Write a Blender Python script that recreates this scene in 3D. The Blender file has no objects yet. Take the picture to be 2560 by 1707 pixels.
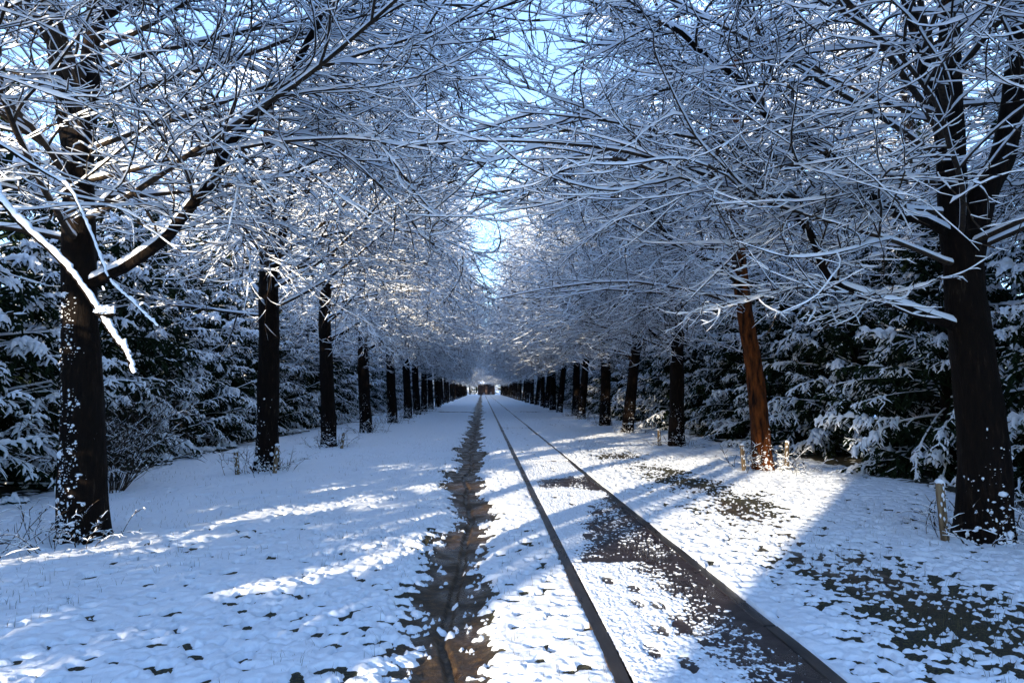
import bpy, math, random
import numpy as np
from mathutils import Vector
R_ = math.radians
rng = np.random.default_rng(7)
C = bpy.context.scene.collection
scene = bpy.context.scene

# ------------------------------------------------------------------ camera
CAM_H = 1.6
cd = bpy.data.cameras.new('camera'); cam = bpy.data.objects.new('camera', cd); C.objects.link(cam)
cd.sensor_width = 36; cd.lens = 24.0; cd.clip_start = 0.05; cd.clip_end = 4000
cam.location = (0, 0, CAM_H)
cam.rotation_euler = (R_(90 + 4.0), 0, R_(-2.5))
scene.camera = cam

# ------------------------------------------------------------------ sky, sun, exposure
SUN_EL = 13.0
SUN_DX, SUN_DY = 0.565, 0.825            # the way the light travels over the ground
w = bpy.data.worlds.new('World'); scene.world = w; w.use_nodes = True
nt = w.node_tree; bg = nt.nodes['Background']
sky = nt.nodes.new('ShaderNodeTexSky'); sky.sky_type = 'NISHITA'; sky.sun_disc = False
sky.sun_elevation = R_(SUN_EL)
sky.sun_rotation = math.atan2(-SUN_DX, -SUN_DY)
sky.air_density = 1.0; sky.dust_density = 0.6; sky.ozone_density = 4.2
veil = nt.nodes.new('ShaderNodeMix'); veil.data_type = 'RGBA'; veil.inputs[0].default_value = 0.18
veil.inputs[7].default_value = (2.3, 3.1, 4.6, 1)             # thin high cloud over the whole sky
nt.links.new(sky.outputs['Color'], veil.inputs[6]); nt.links.new(veil.outputs[2], bg.inputs['Color'])
bg.inputs['Strength'].default_value = 0.15
sd = bpy.data.lights.new('sun', 'SUN'); sun = bpy.data.objects.new('sun', sd); C.objects.link(sun)
sd.energy = 3.0; sd.angle = R_(0.5); sd.color = (1.0, 0.83, 0.60)
ce = math.cos(R_(SUN_EL))
L = Vector((SUN_DX * ce, SUN_DY * ce, -math.sin(R_(SUN_EL)))).normalized()
sun.rotation_euler = L.to_track_quat('-Z', 'Y').to_euler()
scene.view_settings.view_transform = 'Standard'; scene.view_settings.look = 'None'
scene.view_settings.gamma = 1; scene.view_settings.exposure = 2.08
scene.cycles.max_bounces = 5; scene.cycles.diffuse_bounces = 3; scene.cycles.glossy_bounces = 2
scene.cycles.use_denoising = True

# ------------------------------------------------------------------ materials
def mat(name):
    m = bpy.data.materials.new(name); m.use_nodes = True
    t = m.node_tree; return m, t, t.nodes['Principled BSDF']
def N(t, kind, **kw):
    n = t.nodes.new(kind)
    for k, v in kw.items():
        if k in n.inputs: n.inputs[k].default_value = v
        else: setattr(n, k, v)
    return n
def noise(t, scale, detail=3, vec=None, rough=0.55):
    n = N(t, 'ShaderNodeTexNoise', Scale=scale, Detail=detail, Roughness=rough)
    if vec is not None: t.links.new(vec, n.inputs['Vector'])
    return n.outputs['Fac']
def ramp(t, fac, stops):
    r = t.nodes.new('ShaderNodeValToRGB'); t.links.new(fac, r.inputs[0])
    e = r.color_ramp.elements
    while len(e) < len(stops): e.new(0.5)
    for i, (p, c) in enumerate(stops):
        e[i].position = p; e[i].color = (c[0], c[1], c[2], 1)
    return r.outputs[0]
def bump(t, b, h, strength=0.4, dist=0.02):
    n = N(t, 'ShaderNodeBump', Strength=strength, Distance=dist)
    t.links.new(h, n.inputs['Height']); t.links.new(n.outputs[0], b.inputs['Normal'])
def coords(t, scale=(1, 1, 1), kind='Object'):
    tc = t.nodes.new('ShaderNodeTexCoord'); mp = N(t, 'ShaderNodeMapping'); mp.inputs['Scale'].default_value = scale
    t.links.new(tc.outputs[kind], mp.inputs['Vector']); return mp.outputs[0]

def simple(name, c0, c1, scale=8, rough=0.8, bs=0.3, bd=0.01, stretch=(1, 1, 1), spec=0.3):
    m, t, b = mat(name)
    v = coords(t, stretch)
    f = noise(t, scale, 5, v)
    t.links.new(ramp(t, f, [(0.35, c0), (0.65, c1)]), b.inputs['Base Color'])
    b.inputs['Roughness'].default_value = rough
    b.inputs['Specular IOR Level'].default_value = spec
    if bs: bump(t, b, noise(t, scale * 3, 4, v), bs, bd)
    return m

M_snow, t, b = mat('snow')
b.inputs['Base Color'].default_value = (0.79, 0.86, 0.95, 1); b.inputs['Roughness'].default_value = 0.65
b.inputs['Specular IOR Level'].default_value = 0.25
bump(t, b, noise(t, 55, 5, coords(t)), 0.35, 0.01)
M_tsnow, t, b = mat('twig_snow')
b.inputs['Base Color'].default_value = (0.81, 0.87, 0.95, 1); b.inputs['Roughness'].default_value = 0.7
b.inputs['Specular IOR Level'].default_value = 0.15
M_twig = simple('twig_bark', (0.012, 0.008, 0.006), (0.045, 0.030, 0.017), 30, 0.85, 0)
M_bark, t, b = mat('bark')
v = coords(t, (1, 1, 0.22)); f = noise(t, 22, 6, v, 0.65)
f2 = noise(t, 2.3, 3, coords(t))
mx = N(t, 'ShaderNodeMix', data_type='RGBA')
t.links.new(f2, mx.inputs[0])
t.links.new(ramp(t, f, [(0.38, (0.003, 0.0015, 0.001)), (0.54, (0.008, 0.0035, 0.0018)), (0.74, (0.024, 0.010, 0.004))]), mx.inputs[6])
t.links.new(ramp(t, f, [(0.38, (0.003, 0.002, 0.0015)), (0.60, (0.006, 0.0045, 0.003)), (0.76, (0.050, 0.048, 0.038))]), mx.inputs[7])
t.links.new(mx.outputs[2], b.inputs['Base Color'])
b.inputs['Roughness'].default_value = 0.9; b.inputs['Specular IOR Level'].default_value = 0.15
bump(t, b, f, 0.9, 0.03)
M_sunbark = simple('sunlit_bark', (0.006, 0.002, 0.001), (0.15, 0.043, 0.008), 13, 0.85, 1.0, 0.05, (1, 1, 0.25), 0.15)  # sunlight put into the colour: brighter orange bark for the one lit trunk
M_needle = simple('needles', (0.006, 0.012, 0.006), (0.016, 0.032, 0.012), 12, 0.8, 0, spec=0.1)
M_grass = simple('grass_blade', (0.02, 0.03, 0.01), (0.07, 0.06, 0.025), 3, 0.7, 0)
M_wood = simple('weathered_wood', (0.10, 0.065, 0.035), (0.24, 0.18, 0.11), 20, 0.85, 0.5, 0.01, (1, 1, 0.15))
M_conc = simple('concrete', (0.22, 0.22, 0.22), (0.34, 0.33, 0.31), 9, 0.85)
M_kerb, t, b = mat('wet_kerb')
v = coords(t, (1, 0.25, 1)); f = noise(t, 14, 6, v)
t.links.new(ramp(t, f, [(0.3, (0.010, 0.009, 0.010)), (0.55, (0.022, 0.019, 0.019)), (0.75, (0.036, 0.029, 0.025))]), b.inputs['Base Color'])
t.links.new(ramp(t, noise(t, 5, 4, v), [(0.35, (0.22,) * 3), (0.7, (0.55,) * 3)]), b.inputs['Roughness'])
bump(t, b, noise(t, 60, 5, v), 0.35, 0.006)
M_rust = simple('rusty_edge', (0.02, 0.013, 0.009), (0.10, 0.06, 0.03), 25, 0.8, 0.5, 0.01)
M_slab, t, b = mat('wet_slab')
v = coords(t); f = noise(t, 6, 8, v, 0.7)
t.links.new(ramp(t, f, [(0.3, (0.010, 0.007, 0.008)), (0.55, (0.028, 0.018, 0.019)), (0.8, (0.055, 0.036, 0.033))]), b.inputs['Base Color'])
t.links.new(ramp(t, noise(t, 2.2, 4, v), [(0.4, (0.16,) * 3), (0.62, (0.6,) * 3)]), b.inputs['Roughness'])
bump(t, b, noise(t, 160, 3, v), 0.5, 0.004)

# soil: brown wet mud in the wheel tracks, dark turf elsewhere (where the mud lies comes as a mask)
M_soil, t, b = mat('soil')
at = N(t, 'ShaderNodeAttribute', attribute_name='mud')
v = coords(t)
f = noise(t, 18, 8, v, 0.7); g = noise(t, 70, 4, v)
mud = ramp(t, f, [(0.3, (0.012, 0.007, 0.003)), (0.5, (0.036, 0.020, 0.008)), (0.70, (0.13, 0.074, 0.026))])
turf = ramp(t, g, [(0.38, (0.005, 0.004, 0.002)), (0.52, (0.020, 0.018, 0.008)), (0.68, (0.085, 0.085, 0.020))])
mx = N(t, 'ShaderNodeMix', data_type='RGBA')
t.links.new(at.outputs['Fac'], mx.inputs[0]); t.links.new(turf, mx.inputs[6]); t.links.new(mud, mx.inputs[7])
t.links.new(mx.outputs[2], b.inputs['Base Color'])
rr = ramp(t, noise(t, 3.5, 5, v), [(0.38, (0.18,) * 3), (0.58, (0.75,) * 3)])
mr = N(t, 'ShaderNodeMix', data_type='RGBA'); mr.inputs[6].default_value = (0.9, 0.9, 0.9, 1)
t.links.new(at.outputs['Fac'], mr.inputs[0]); t.links.new(rr, mr.inputs[7])
t.links.new(mr.outputs[2], b.inputs['Roughness'])
bump(t, b, g, 0.6, 0.015)

M_brick, t, b = mat('brick')
bt = N(t, 'ShaderNodeTexBrick', Scale=4.5); bt.inputs['Color1'].default_value = (0.014, 0.006, 0.006, 1)
bt.inputs['Color2'].default_value = (0.010, 0.004, 0.004, 1); bt.inputs['Mortar'].default_value = (0.015, 0.010, 0.010, 1)
tc = t.nodes.new('ShaderNodeTexCoord'); sx = t.nodes.new('ShaderNodeSeparateXYZ'); cx = t.nodes.new('ShaderNodeCombineXYZ')
t.links.new(tc.outputs['Object'], sx.inputs[0]); ad = N(t, 'ShaderNodeMath', operation='ADD')
t.links.new(sx.outputs[0], ad.inputs[0]); t.links.new(sx.outputs[1], ad.inputs[1])
t.links.new(ad.outputs[0], cx.inputs[0]); t.links.new(sx.outputs[2], cx.inputs[1]); t.links.new(cx.outputs[0], bt.inputs['Vector'])
t.links.new(bt.outputs['Color'], b.inputs['Base Color']); b.inputs['Roughness'].default_value = 0.9
M_dark = simple('dark_gate_paint', (0.02, 0.012, 0.012), (0.045, 0.03, 0.03), 5, 0.7)
M_purple = simple('purple_sign_paint', (0.09, 0.035, 0.12), (0.16, 0.07, 0.2), 6, 0.7)
M_glass, t, b = mat('window_glass'); b.inputs['Base Color'].default_value = (0.03, 0.04, 0.05, 1); b.inputs['Roughness'].default_value = 0.08

# ------------------------------------------------------------------ mesh helpers
class MB:
    """collects vertices, faces and material indices, then links them as one mesh object"""
    def __init__(s): s.v = []; s.f = []; s.m = []; s.n = 0
    def add(s, v, f, m):
        v = np.asarray(v, float).reshape(-1, 3); f = np.asarray(f, int)
        m = np.broadcast_to(np.asarray(m), (len(f),))
        s.v.append(v); s.f.append(f + s.n); s.m.append(m.astype(np.int32)); s.n += len(v)
        return s
    def box(s, x0, x1, y0, y1, z0, z1, m=0):
        v = [(x, y, z) for x in (x0, x1) for y in (y0, y1) for z in (z0, z1)]
        f = [(0, 1, 3, 2), (4, 6, 7, 5), (0, 4, 5, 1), (2, 3, 7, 6), (0, 2, 6, 4), (1, 5, 7, 3)]
        return s.add(v, f, m)
    def mesh(s, name, mats, smooth=True):
        me = bpy.data.meshes.new(name)
        v = np.concatenate(s.v); 
        quads = [(f, m) for f, m in zip(s.f, s.m) if f.shape[1] == 4]; tris = [(f, m) for f, m in zip(s.f, s.m) if f.shape[1] == 3]
        idx, st, mi = [], [], []; off = 0
        for grp, k in ((quads, 4), (tris, 3)):
            for f, m in grp:
                idx.append(f.ravel()); st.append(off + np.arange(len(f)) * k); off += len(f) * k; mi.append(m)
        idx = np.concatenate(idx); st = np.concatenate(st); mi = np.concatenate(mi)
        me.vertices.add(len(v)); me.vertices.foreach_set('co', v.astype(np.float32).ravel())
        me.loops.add(len(idx)); me.loops.foreach_set('vertex_index', idx.astype(np.int32))
        me.polygons.add(len(st)); me.polygons.foreach_set('loop_start', st.astype(np.int32))
        me.polygons.foreach_set('material_index', mi)
        me.polygons.foreach_set('use_smooth', np.full(len(st), smooth))
        for m in mats: me.materials.append(m)
        me.update(calc_edges=True)
        return me
    def obj(s, name, mats, parent=None, smooth=True):
        o = bpy.data.objects.new(name, s.mesh(name, mats, smooth)); C.objects.link(o)
        if parent: o.parent = parent
        return o
def tag(o, label, cat, group=None):
    o['label'] = label; o['category'] = cat
    if group: o['group'] = group
    return o
def thing(name, loc, label, cat, group=None, rz=0):
    o = bpy.data.objects.new(name, None); C.objects.link(o); o.location = loc; o.rotation_euler[2] = rz
    o.empty_display_size = 0.2
    return tag(o, label, cat, group)
def copy_thing(src, loc, rz, sc, label, group):
    r = src.copy(); C.objects.link(r); r.location = loc; r.rotation_euler = (0, 0, rz); r.scale = sc
    r['label'] = label; r['group'] = group
    for ch in src.children:
        c = ch.copy(); C.objects.link(c); c.parent = r
    return r

def nrm(a): return a / np.maximum(np.linalg.norm(a, axis=-1, keepdims=True), 1e-9)

def frames(P):
    T = np.empty_like(P); T[:, 1:-1] = P[:, 2:] - P[:, :-2]; T[:, 0] = P[:, 1] - P[:, 0]; T[:, -1] = P[:, -1] - P[:, -2]
    T = nrm(T)
    z = np.array([0, 0, 1.0]); side = np.cross(T, z); l = np.linalg.norm(side, axis=-1, keepdims=True)
    side = np.where(l > 0.12, side / np.maximum(l, 1e-6), np.array([1.0, 0, 0]) - T * T[..., :1])
    side = nrm(side); up = np.cross(side, T)
    return T, side, up

# strips of ring points (side*R, side*S, up*R, up*S) with their material: the snow and the bark share no vertices
TWIG = [([(1, 0, 0, 0), (.85, .20, .5, .80), (-.85, -.20, .5, .80), (-1, 0, 0, 0)], 1), ([(-1, 0, 0, 0), (0, 0, -1, 0), (1, 0, 0, 0)], 0)]
LIMB = [([(.95, .04, .2, 0), (.86, .22, .5, .45), (.42, .2, .88, .9), (-.42, -.2, .88, .9), (-.86, -.22, .5, .45), (-.95, -.04, .2, 0)], 1),
        ([(-.95, 0, .25, 0), (-.97, 0, -.2, 0), (-.7, 0, -.7, 0), (0, 0, -1, 0), (.7, 0, -.7, 0), (.97, 0, -.2, 0), (.95, 0, .25, 0)], 0)]
SPRAY = [([(1, 0, 0, 0), (.75, .50, .3, .60), (0, 0, .4, 1.0), (-.75, -.50, .3, .60), (-1, 0, 0, 0)], 1), ([(-1, 0, 0, 0), (-.35, 0, -1.6, 0), (.35, 0, -1.6, 0), (1, 0, 0, 0)], 0)]
def tubes(mb, P, R, S, pat=TWIG, steep=0.93):
    """one tube for each polyline of P (M,N,3): bark below, a ridge of snow lying on top"""
    P = np.asarray(P, float)
    if P.ndim == 2: P = P[None]
    M, n, _ = P.shape
    if M == 0: return
    R = np.broadcast_to(R, (M, n)).copy(); S = np.broadcast_to(S, (M, n)).copy()
    T, side, up = frames(P)
    flat = np.clip(1.15 - (np.abs(T[..., 2]) / steep) ** 2.5, 0, 1)
    S = S * flat; has = (flat > 0.12) & (S > .0045)
    for ring, m in pat:
        K = len(ring); V = np.empty((M, n, K, 3))
        for k, (a, b_, c, d) in enumerate(ring):
            V[:, :, k] = P + side * (a * R + b_ * S)[..., None] + up * (c * R + d * S)[..., None]
        base = (np.arange(M)[:, None, None] * n + np.arange(n - 1)[None, :, None]) * K
        k0 = np.arange(K - 1)[None, None, :]
        F = np.stack([base + k0, base + k0 + 1, base + K + k0 + 1, base + K + k0], -1).reshape(-1, 4)
        mm = (np.full((M, n - 1, K - 1), m) * has[:, :-1, None]).reshape(-1).astype(int)
        mb.add(V.reshape(-1, 3), F, mm)

def grow(r, P0, D0, Ln, n, sag, wander, zf=None):
    """polylines (M,n,3) that start at P0, head along D0 and bend: sag pulls down (up if negative)"""
    M = len(P0); P = np.empty((M, n, 3)); P[:, 0] = P0; d = nrm(D0.copy()); st = (Ln / (n - 1))[:, None]
    turn = r.normal(0, wander * .9, (M, 3)) * np.array([1, 1, .6]); wander = wander * .85
    for i in range(1, n):
        d = d + turn + r.normal(0, wander, (M, 3)) * np.array([1, 1, 0.7])
        d[:, 2] -= sag * (i / n) if np.isscalar(sag) else sag[i - 1]
        d = nrm(d); P[:, i] = P[:, i - 1] + d * st
    return P
def sprout(r, P, m, u0, u1, a0, a1, up_bias=0.15, flat=0.55):
    """m children on each polyline: start points, headings, and where along (u)"""
    M, n, _ = P.shape
    u = u0 + (u1 - u0) * ((np.arange(m)[None] + r.random((M, m))) / m)
    x = u * (n - 1); i = np.minimum(x.astype(int), n - 2); fr = (x - i)[..., None]; mi = np.arange(M)[:, None]
    A = P[mi, i]; B = P[mi, i + 1]; p = A + (B - A) * fr; tt = nrm(B - A)
    z = np.array([0, 0, 1.0]); side = nrm(np.cross(tt, z) + 1e-6); upv = np.cross(side, tt)
    sg = np.where((np.arange(m)[None] + r.integers(0, 2, (M, 1))) % 2, 1, -1) * np.where(r.random((M, m)) < .15, -1, 1)
    perp = nrm(side * sg[..., None] + upv * (r.normal(up_bias, flat, (M, m)))[..., None])
    a = np.radians(r.uniform(a0, a1, (M, m)))[..., None]
    d = tt * np.cos(a) + perp * np.sin(a)
    return p.reshape(-1, 3), d.reshape(-1, 3), u.reshape(-1)

def smooth_path(pts, n):
    pts = np.asarray(pts, float); k = len(pts)
    P = np.vstack([2 * pts[0] - pts[1], pts, 2 * pts[-1] - pts[-2]])
    out = []
    for x in np.linspace(0, k - 1 - 1e-6, n):
        i = int(x); f = x - i; a, b_, c, d = P[i:i + 4]
        out.append(0.5 * (2 * b_ + (c - a) * f + (2 * a - 5 * b_ + 4 * c - d) * f * f + (3 * b_ - a - 3 * c + d) * f ** 3))
    return np.array(out)

# ------------------------------------------------------------------ value noise on arrays
def hsh(i, j, s):
    h = (i.astype(np.int64) * 374761393 + j.astype(np.int64) * 668265263 + s * 974634777) & 0xFFFFFFFF
    h = ((h ^ (h >> 13)) * 1274126177) & 0xFFFFFFFF
    h = ((h ^ (h >> 16)) * 2246822519) & 0xFFFFFFFF
    return ((h ^ (h >> 15)) & 0xFFFFFF) / float(0xFFFFFF)
def vn(x, y, s=0):
    i = np.floor(x); j = np.floor(y); fx = x - i; fy = y - j; fx = fx * fx * (3 - 2 * fx); fy = fy * fy * (3 - 2 * fy)
    i = i.astype(np.int64); j = j.astype(np.int64)
    return ((hsh(i, j, s) * (1 - fx) + hsh(i + 1, j, s) * fx) * (1 - fy) + (hsh(i, j + 1, s) * (1 - fx) + hsh(i + 1, j + 1, s) * fx) * fy) * 2 - 1
def fbm(x, y, s=0, o=3):
    r = 0; a = 1; tot = 0
    for k in range(o): r = r + a * vn(x * 2 ** k, y * 2 ** k, s + k * 17); tot += a; a *= 0.5
    return r / tot
def cell(x, y, s=0, ident=False):
    i = np.floor(x); j = np.floor(y); best = np.full(x.shape, 9.0); who = np.zeros(x.shape)
    ii = i.astype(np.int64); jj = j.astype(np.int64)
    for di in (-1, 0, 1):
        for dj in (-1, 0, 1):
            a = ii + di; b_ = jj + dj
            d = (a + hsh(a, b_, s) - x) ** 2 + (b_ + hsh(a, b_, s + 5) - y) ** 2
            who = np.where(d < best, hsh(a, b_, s + 9), who); best = np.minimum(best, d)
    return (best, who) if ident else best                                            # squared distance to the nearest point

def smoothstep(a, b_, x):
    t_ = np.clip((x - a) / (b_ - a), 0, 1); return t_ * t_ * (3 - 2 * t_)

def grid_obj(name, X, Y, Z, mats, attr=None):
    ny, nx = X.shape
    v = np.stack([X, Y, Z], -1).reshape(-1, 3)
    i = (np.arange(ny - 1)[:, None] * nx + np.arange(nx - 1)[None]).ravel()
    f = np.stack([i, i + 1, i + nx + 1, i + nx], -1)
    o = MB().add(v, f, 0).obj(name, mats)
    if attr:
        a = o.data.attributes.new(attr[0], 'FLOAT', 'POINT'); a.data.foreach_set('value', attr[1].astype(np.float32).ravel())
    return o

# ------------------------------------------------------------------ the ground and the snow on it
K0, K1, K2, K3 = 0.715, 0.80, 1.845, 1.93                    # kerb edges across the avenue
END = 186.0
def steps(a, b_, f):
    out = [a]
    while out[-1] < b_: out.append(out[-1] + f(out[-1]))
    out[-1] = b_; return out
def track_x(y): return -0.18 - 0.12 * np.clip((y - 4) / 14, 0, 1) + 0.05 * np.sin(y * 0.9) + 0.03 * np.sin(y * 2.3)
def mud_mask(x, y):
    tr = 1 - smoothstep(0.22, 0.42, np.abs(x - track_x(y)) + 0.08 * fbm(x * 4, y * 2, 3))
    rt = (1 - smoothstep(0.15, 0.5, np.abs(x - 3.15) + 0.2 * fbm(x * 2, y, 4))) * smoothstep(0.05, 0.35, fbm(x * .5, y * 0.35, 9) + .25)
    return np.clip(tr + 0.8 * rt, 0, 1)
def base_z(x, y):
    near = (np.abs(x) < 9)
    z = 0.022 * fbm(x * 1.4, y * 1.4, 1) + 0.006 * fbm(x * 9, y * 9, 2)
    z = z + 0.055 * smoothstep(1.2, 2.2, x)
    tr = 1 - smoothstep(0.10, 0.45, np.abs(x - track_x(y)))
    z = z - 0.045 * tr
    rut = np.abs(x - (track_x(y) + 0.05 * fbm(y * 1.3, y * 0 + 2, 8) + .02))
    z = z - 0.03 * (1 - smoothstep(0.015, 0.05, rut))
    # the slab bed is dug in, so that nothing pokes through the path
    z = z + 0.032 * smoothstep(.15, .6, x) * (1 - smoothstep(1.2, 1.9, x))
    bed = smoothstep(K0 - 0.006, K0 + 0.03, x) * (1 - smoothstep(K3 - 0.03, K3 + 0.006, x)) * (y < END + 2)
    z = z * (1 - bed) - 0.10 * bed
    return np.where(near, z, 0.02 * fbm(x * .3, y * .3, 1))
def cover(x, y):
    """mean depth of the snow: thin by the wheel tracks, none under the spruces"""
    T = 0.030 + 0.012 * fbm(x * 0.9, y * 0.7, 21)
    T = T - 0.014 * (1 - smoothstep(4, 11, y)) * smoothstep(-0.2, 0.5, fbm(x * .6, y * .6, 25) + 0.15)
    d = np.abs(x - track_x(y)) + 0.24 * fbm(x * 2.5, y * 1.6, 22) + 0.18 * fbm(x * 9, y * 8, 23)
    wd = 0.015 + 0.13 * smoothstep(8, 14, y) * (1 - smoothstep(60, 120, y))
    T = T - 0.075 * (1 - smoothstep(wd - .04, wd + 0.36, d)) - 0.030 * (1 - smoothstep(0.15, 0.85, d)) * (x < track_x(y)) - 0.045 * (1 - smoothstep(0.12, 0.55, d)) * (x > track_x(y)) * (.45 + .55 * smoothstep(5, 9, y))
    T = T - 0.05 * (1 - smoothstep(.10, .24, np.abs(x - track_x(y)))) * smoothstep(8, 12, y)
    rt = (1 - smoothstep(0.2, 1.25, np.abs(x - 3.15 - 0.25 * fbm(y * .25, y * 0, 31)) + 0.30 * fbm(x * 1.6, y * 1.1, 24)))
    T = T - 0.042 * rt * (0.65 + 0.5 * fbm(x * .8, y * .45, 26)) * (1 - 0.8 * smoothstep(22, 45, y))
    T = T - 0.012 * smoothstep(2.1, 2.8, x) * (1 - smoothstep(4.4, 5.2, x)) * (1 - smoothstep(8, 20, y))
    T = T - 0.030 * rt * smoothstep(7, 9.5, y) * (1 - smoothstep(15, 20, y)) * smoothstep(-.35, .1, fbm(x * .8, y * .5, 33))
    # a ditch crosses far down the avenue
    dl = np.abs(y - (47 + 0.7 * x * (x < 0) * -1 + 0.3 * np.sin(x * 3)))
    T = T - 0.09 * (1 - smoothstep(0.25, 0.9, dl)) * ((x < 0.3) | (x > 2.2)) * (np.abs(x - 1) > .6)
    hedge = smoothstep(-0.1, 0.7, np.abs(x - 0.15) - 6.5 + 0.5 * fbm(y * .5, x * .5, 27)) * (1 - smoothstep(12, 14, np.abs(x))) * (y < END)
    T = T - 0.075 * hedge
    return T
xs = np.array(sorted(set(
    [-1500, -700, -300, -120, -60, -35, -22, -16, -13, -11.5, -10] + list(np.arange(-9, -6.5, .1)) + list(np.arange(-6.5, -2.6, .021)) +
    list(np.arange(-2.6, 0.70, .0115)) + [0.712, 0.719, 0.75, 1.3, 1.9, 1.926, 1.935] + list(np.arange(1.95, 6.8, .021)) + list(np.arange(6.8, 9, .1)) +
    [9, 10, 11.5, 13, 16, 22, 35, 60, 120, 300, 700, 1500])))
ys = np.array([-1500, -600, -250, -100, -50, -25, -12, -8, -5] + steps(-3, 2.7, lambda y: .06) + steps(2.71, 190, lambda y: max(.0115, .0037 * y)) + [195, 205, 220, 250, 300, 400, 600, 900, 1500, 2500])
X, Y = np.meshgrid(xs, ys)
inner = np.abs(X) < 9.05
Bz = base_z(X, Y)
ground = grid_obj('ground', X, Y, Bz, [M_soil], ('mud', mud_mask(X, Y)))
ground['kind'] = 'structure'
cs = 0.095
wx = X + 0.035 * vn(X * 14, Y * 14, 41); wy = Y + 0.035 * vn(X * 14, Y * 14, 42)
c1 = cell(wx / cs, wy / cs, 51); c2 = cell(wx / (cs * .52), wy / (cs * .52), 52)
far = smoothstep(25, 60, Y)
Tt = cover(X, Y)
rough = 1 - smoothstep(0.012, 0.030, Tt)                       # lumpier where the snow is thin
lump = (1 - 2.6 * c1) * (0.006 + 0.019 * rough) + (1 - 2.6 * c2) * (0.004 + .013 * rough) + 0.011 * vn(X * 4.5, Y * 4.5, 43) + 0.006 * vn(X * 24, Y * 24, 44) + 0.004 * vn(X * 55, Y * 55, 45)
c3, who = cell((wx + .5) / .17, (wy + .5) / .16, 53, True)
dens_ = 0.16 + 0.22 * smoothstep(-.3, .5, fbm(X * .8, Y * .8, 54)) + .26 * (X > 2) + .20 * (X < K0) * (X > -3.6) * (Y < 8)
pit = (who < dens_) * (1 - smoothstep(0.02, 0.16, c3)) * (1 - .8 * far)
lump = lump - .12 * pit
c5, who5 = cell(wx / .07 + 3, wy / .07, 59, True)
lump = lump - .055 * (who5 < .07 + .30 * (X > 2.0) * smoothstep(-.5, .3, fbm(X * .7, Y * .5, 60))) * (1 - smoothstep(.03, .2, c5)) * (1 - .6 * far)
Tt = Tt + lump * (1 - 0.5 * far)
# a few loose balls of snow on the mud
for bx, by, br in ((-0.27, 4.83, .035), (-0.33, 6.2, .022), (-0.02, 7.05, .045), (-0.30, 5.9, .02), (-0.20, 5.35, .026), (-0.37, 9.1, .03), (-.5, 6.9, .03), (-.42, 7.7, .028)):
    q = 1 - ((X - bx) ** 2 + (Y - by) ** 2) / br ** 2
    Tt = np.where(q > 0, np.maximum(Tt, br * 1.1 * np.sqrt(np.maximum(q, 0))), Tt)
c4, who4 = cell(wx / .042, wy / .042, 57, True)                # loose crumbs on the thawed ground
crumb = (who4 < .45 * smoothstep(-.035, -.003, Tt)) * (1 - smoothstep(.02, .16, c4)) * .022 - .004
Tt = np.where(Tt < 0.0, np.maximum(Tt, crumb * inner), Tt)
on = (np.maximum(Tt, 0) / 0.05) ** 0.66 * 0.040
Sz = Bz + np.where(Tt > 0, on, np.maximum(Tt * 2.5, -0.06))
bedm = (X > K0 + 0.004) & (X < K3 - 0.004) & (Y < END + 2)
Sz = np.where(bedm, -0.16, Sz)
Sz = np.where(~inner & (np.abs(X) > 13), Bz + 0.04, Sz)
snow = grid_obj('snow', X, Y, Sz, [M_snow]); snow['kind'] = 'structure'
del X, Y, Bz, Sz, Tt, lump, c1, c2, wx, wy, on

# ------------------------------------------------------------------ the paved path between two kerbs
seams = np.arange(1.9 - 4.3 * 2, END, 4.3)
mb = MB()
for a in seams:
    mb.box(K1 + .004, K2 - .004, a + 0.012, a + 4.288, -0.2, 0.052 + 0.006 * math.sin(a))
path = mb.obj('path', [M_slab], smooth=False); path['kind'] = 'structure'
for nm, a0, a1 in (('kerb', K0, K1), ('kerb', K2, K3)):
    mb = MB()
    r = np.random.default_rng(5)
    for a in np.arange(-6.0, END, 4.3) + (0.35 if a0 < 1 else 1.9):
        o_ = r.uniform(-.006, .006); z = 0.064 + r.uniform(-.004, .003); b0, b1 = a + .01, a + 4.29
        x0, x1 = a0 + o_, a1 + o_; bv = .004
        ring = [(x0, -.2), (x0, z - bv), (x0 + bv, z), (x1 - bv, z), (x1, z - bv), (x1, -.2)]
        n = 30; yy = np.linspace(b0, b1, n)
        V = np.array([[(px + 0.004 * math.sin(y_ * 3 + px), y_, pz + (.002 * math.sin(y_ * 5) if pz > 0 else 0)) for px, pz in ring] for y_ in yy])
        F = [(i * 6 + k, i * 6 + k + 1, (i + 1) * 6 + k + 1, (i + 1) * 6 + k) for i in range(n - 1) for k in range(5)]
        mm = [1 if k == 0 and a0 < 1 else 0 for i in range(n - 1) for k in range(5)]
        mb.add(V.reshape(-1, 3), F, mm)
        mb.add(V[0], [(0, 1, 2, 3), (0, 3, 4, 5)], 0); mb.add(V[-1], [(3, 2, 1, 0), (5, 4, 3, 0)], 0)
    kb = mb.obj(nm, [M_kerb, M_rust], smooth=False); kb['kind'] = 'structure'

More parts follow.
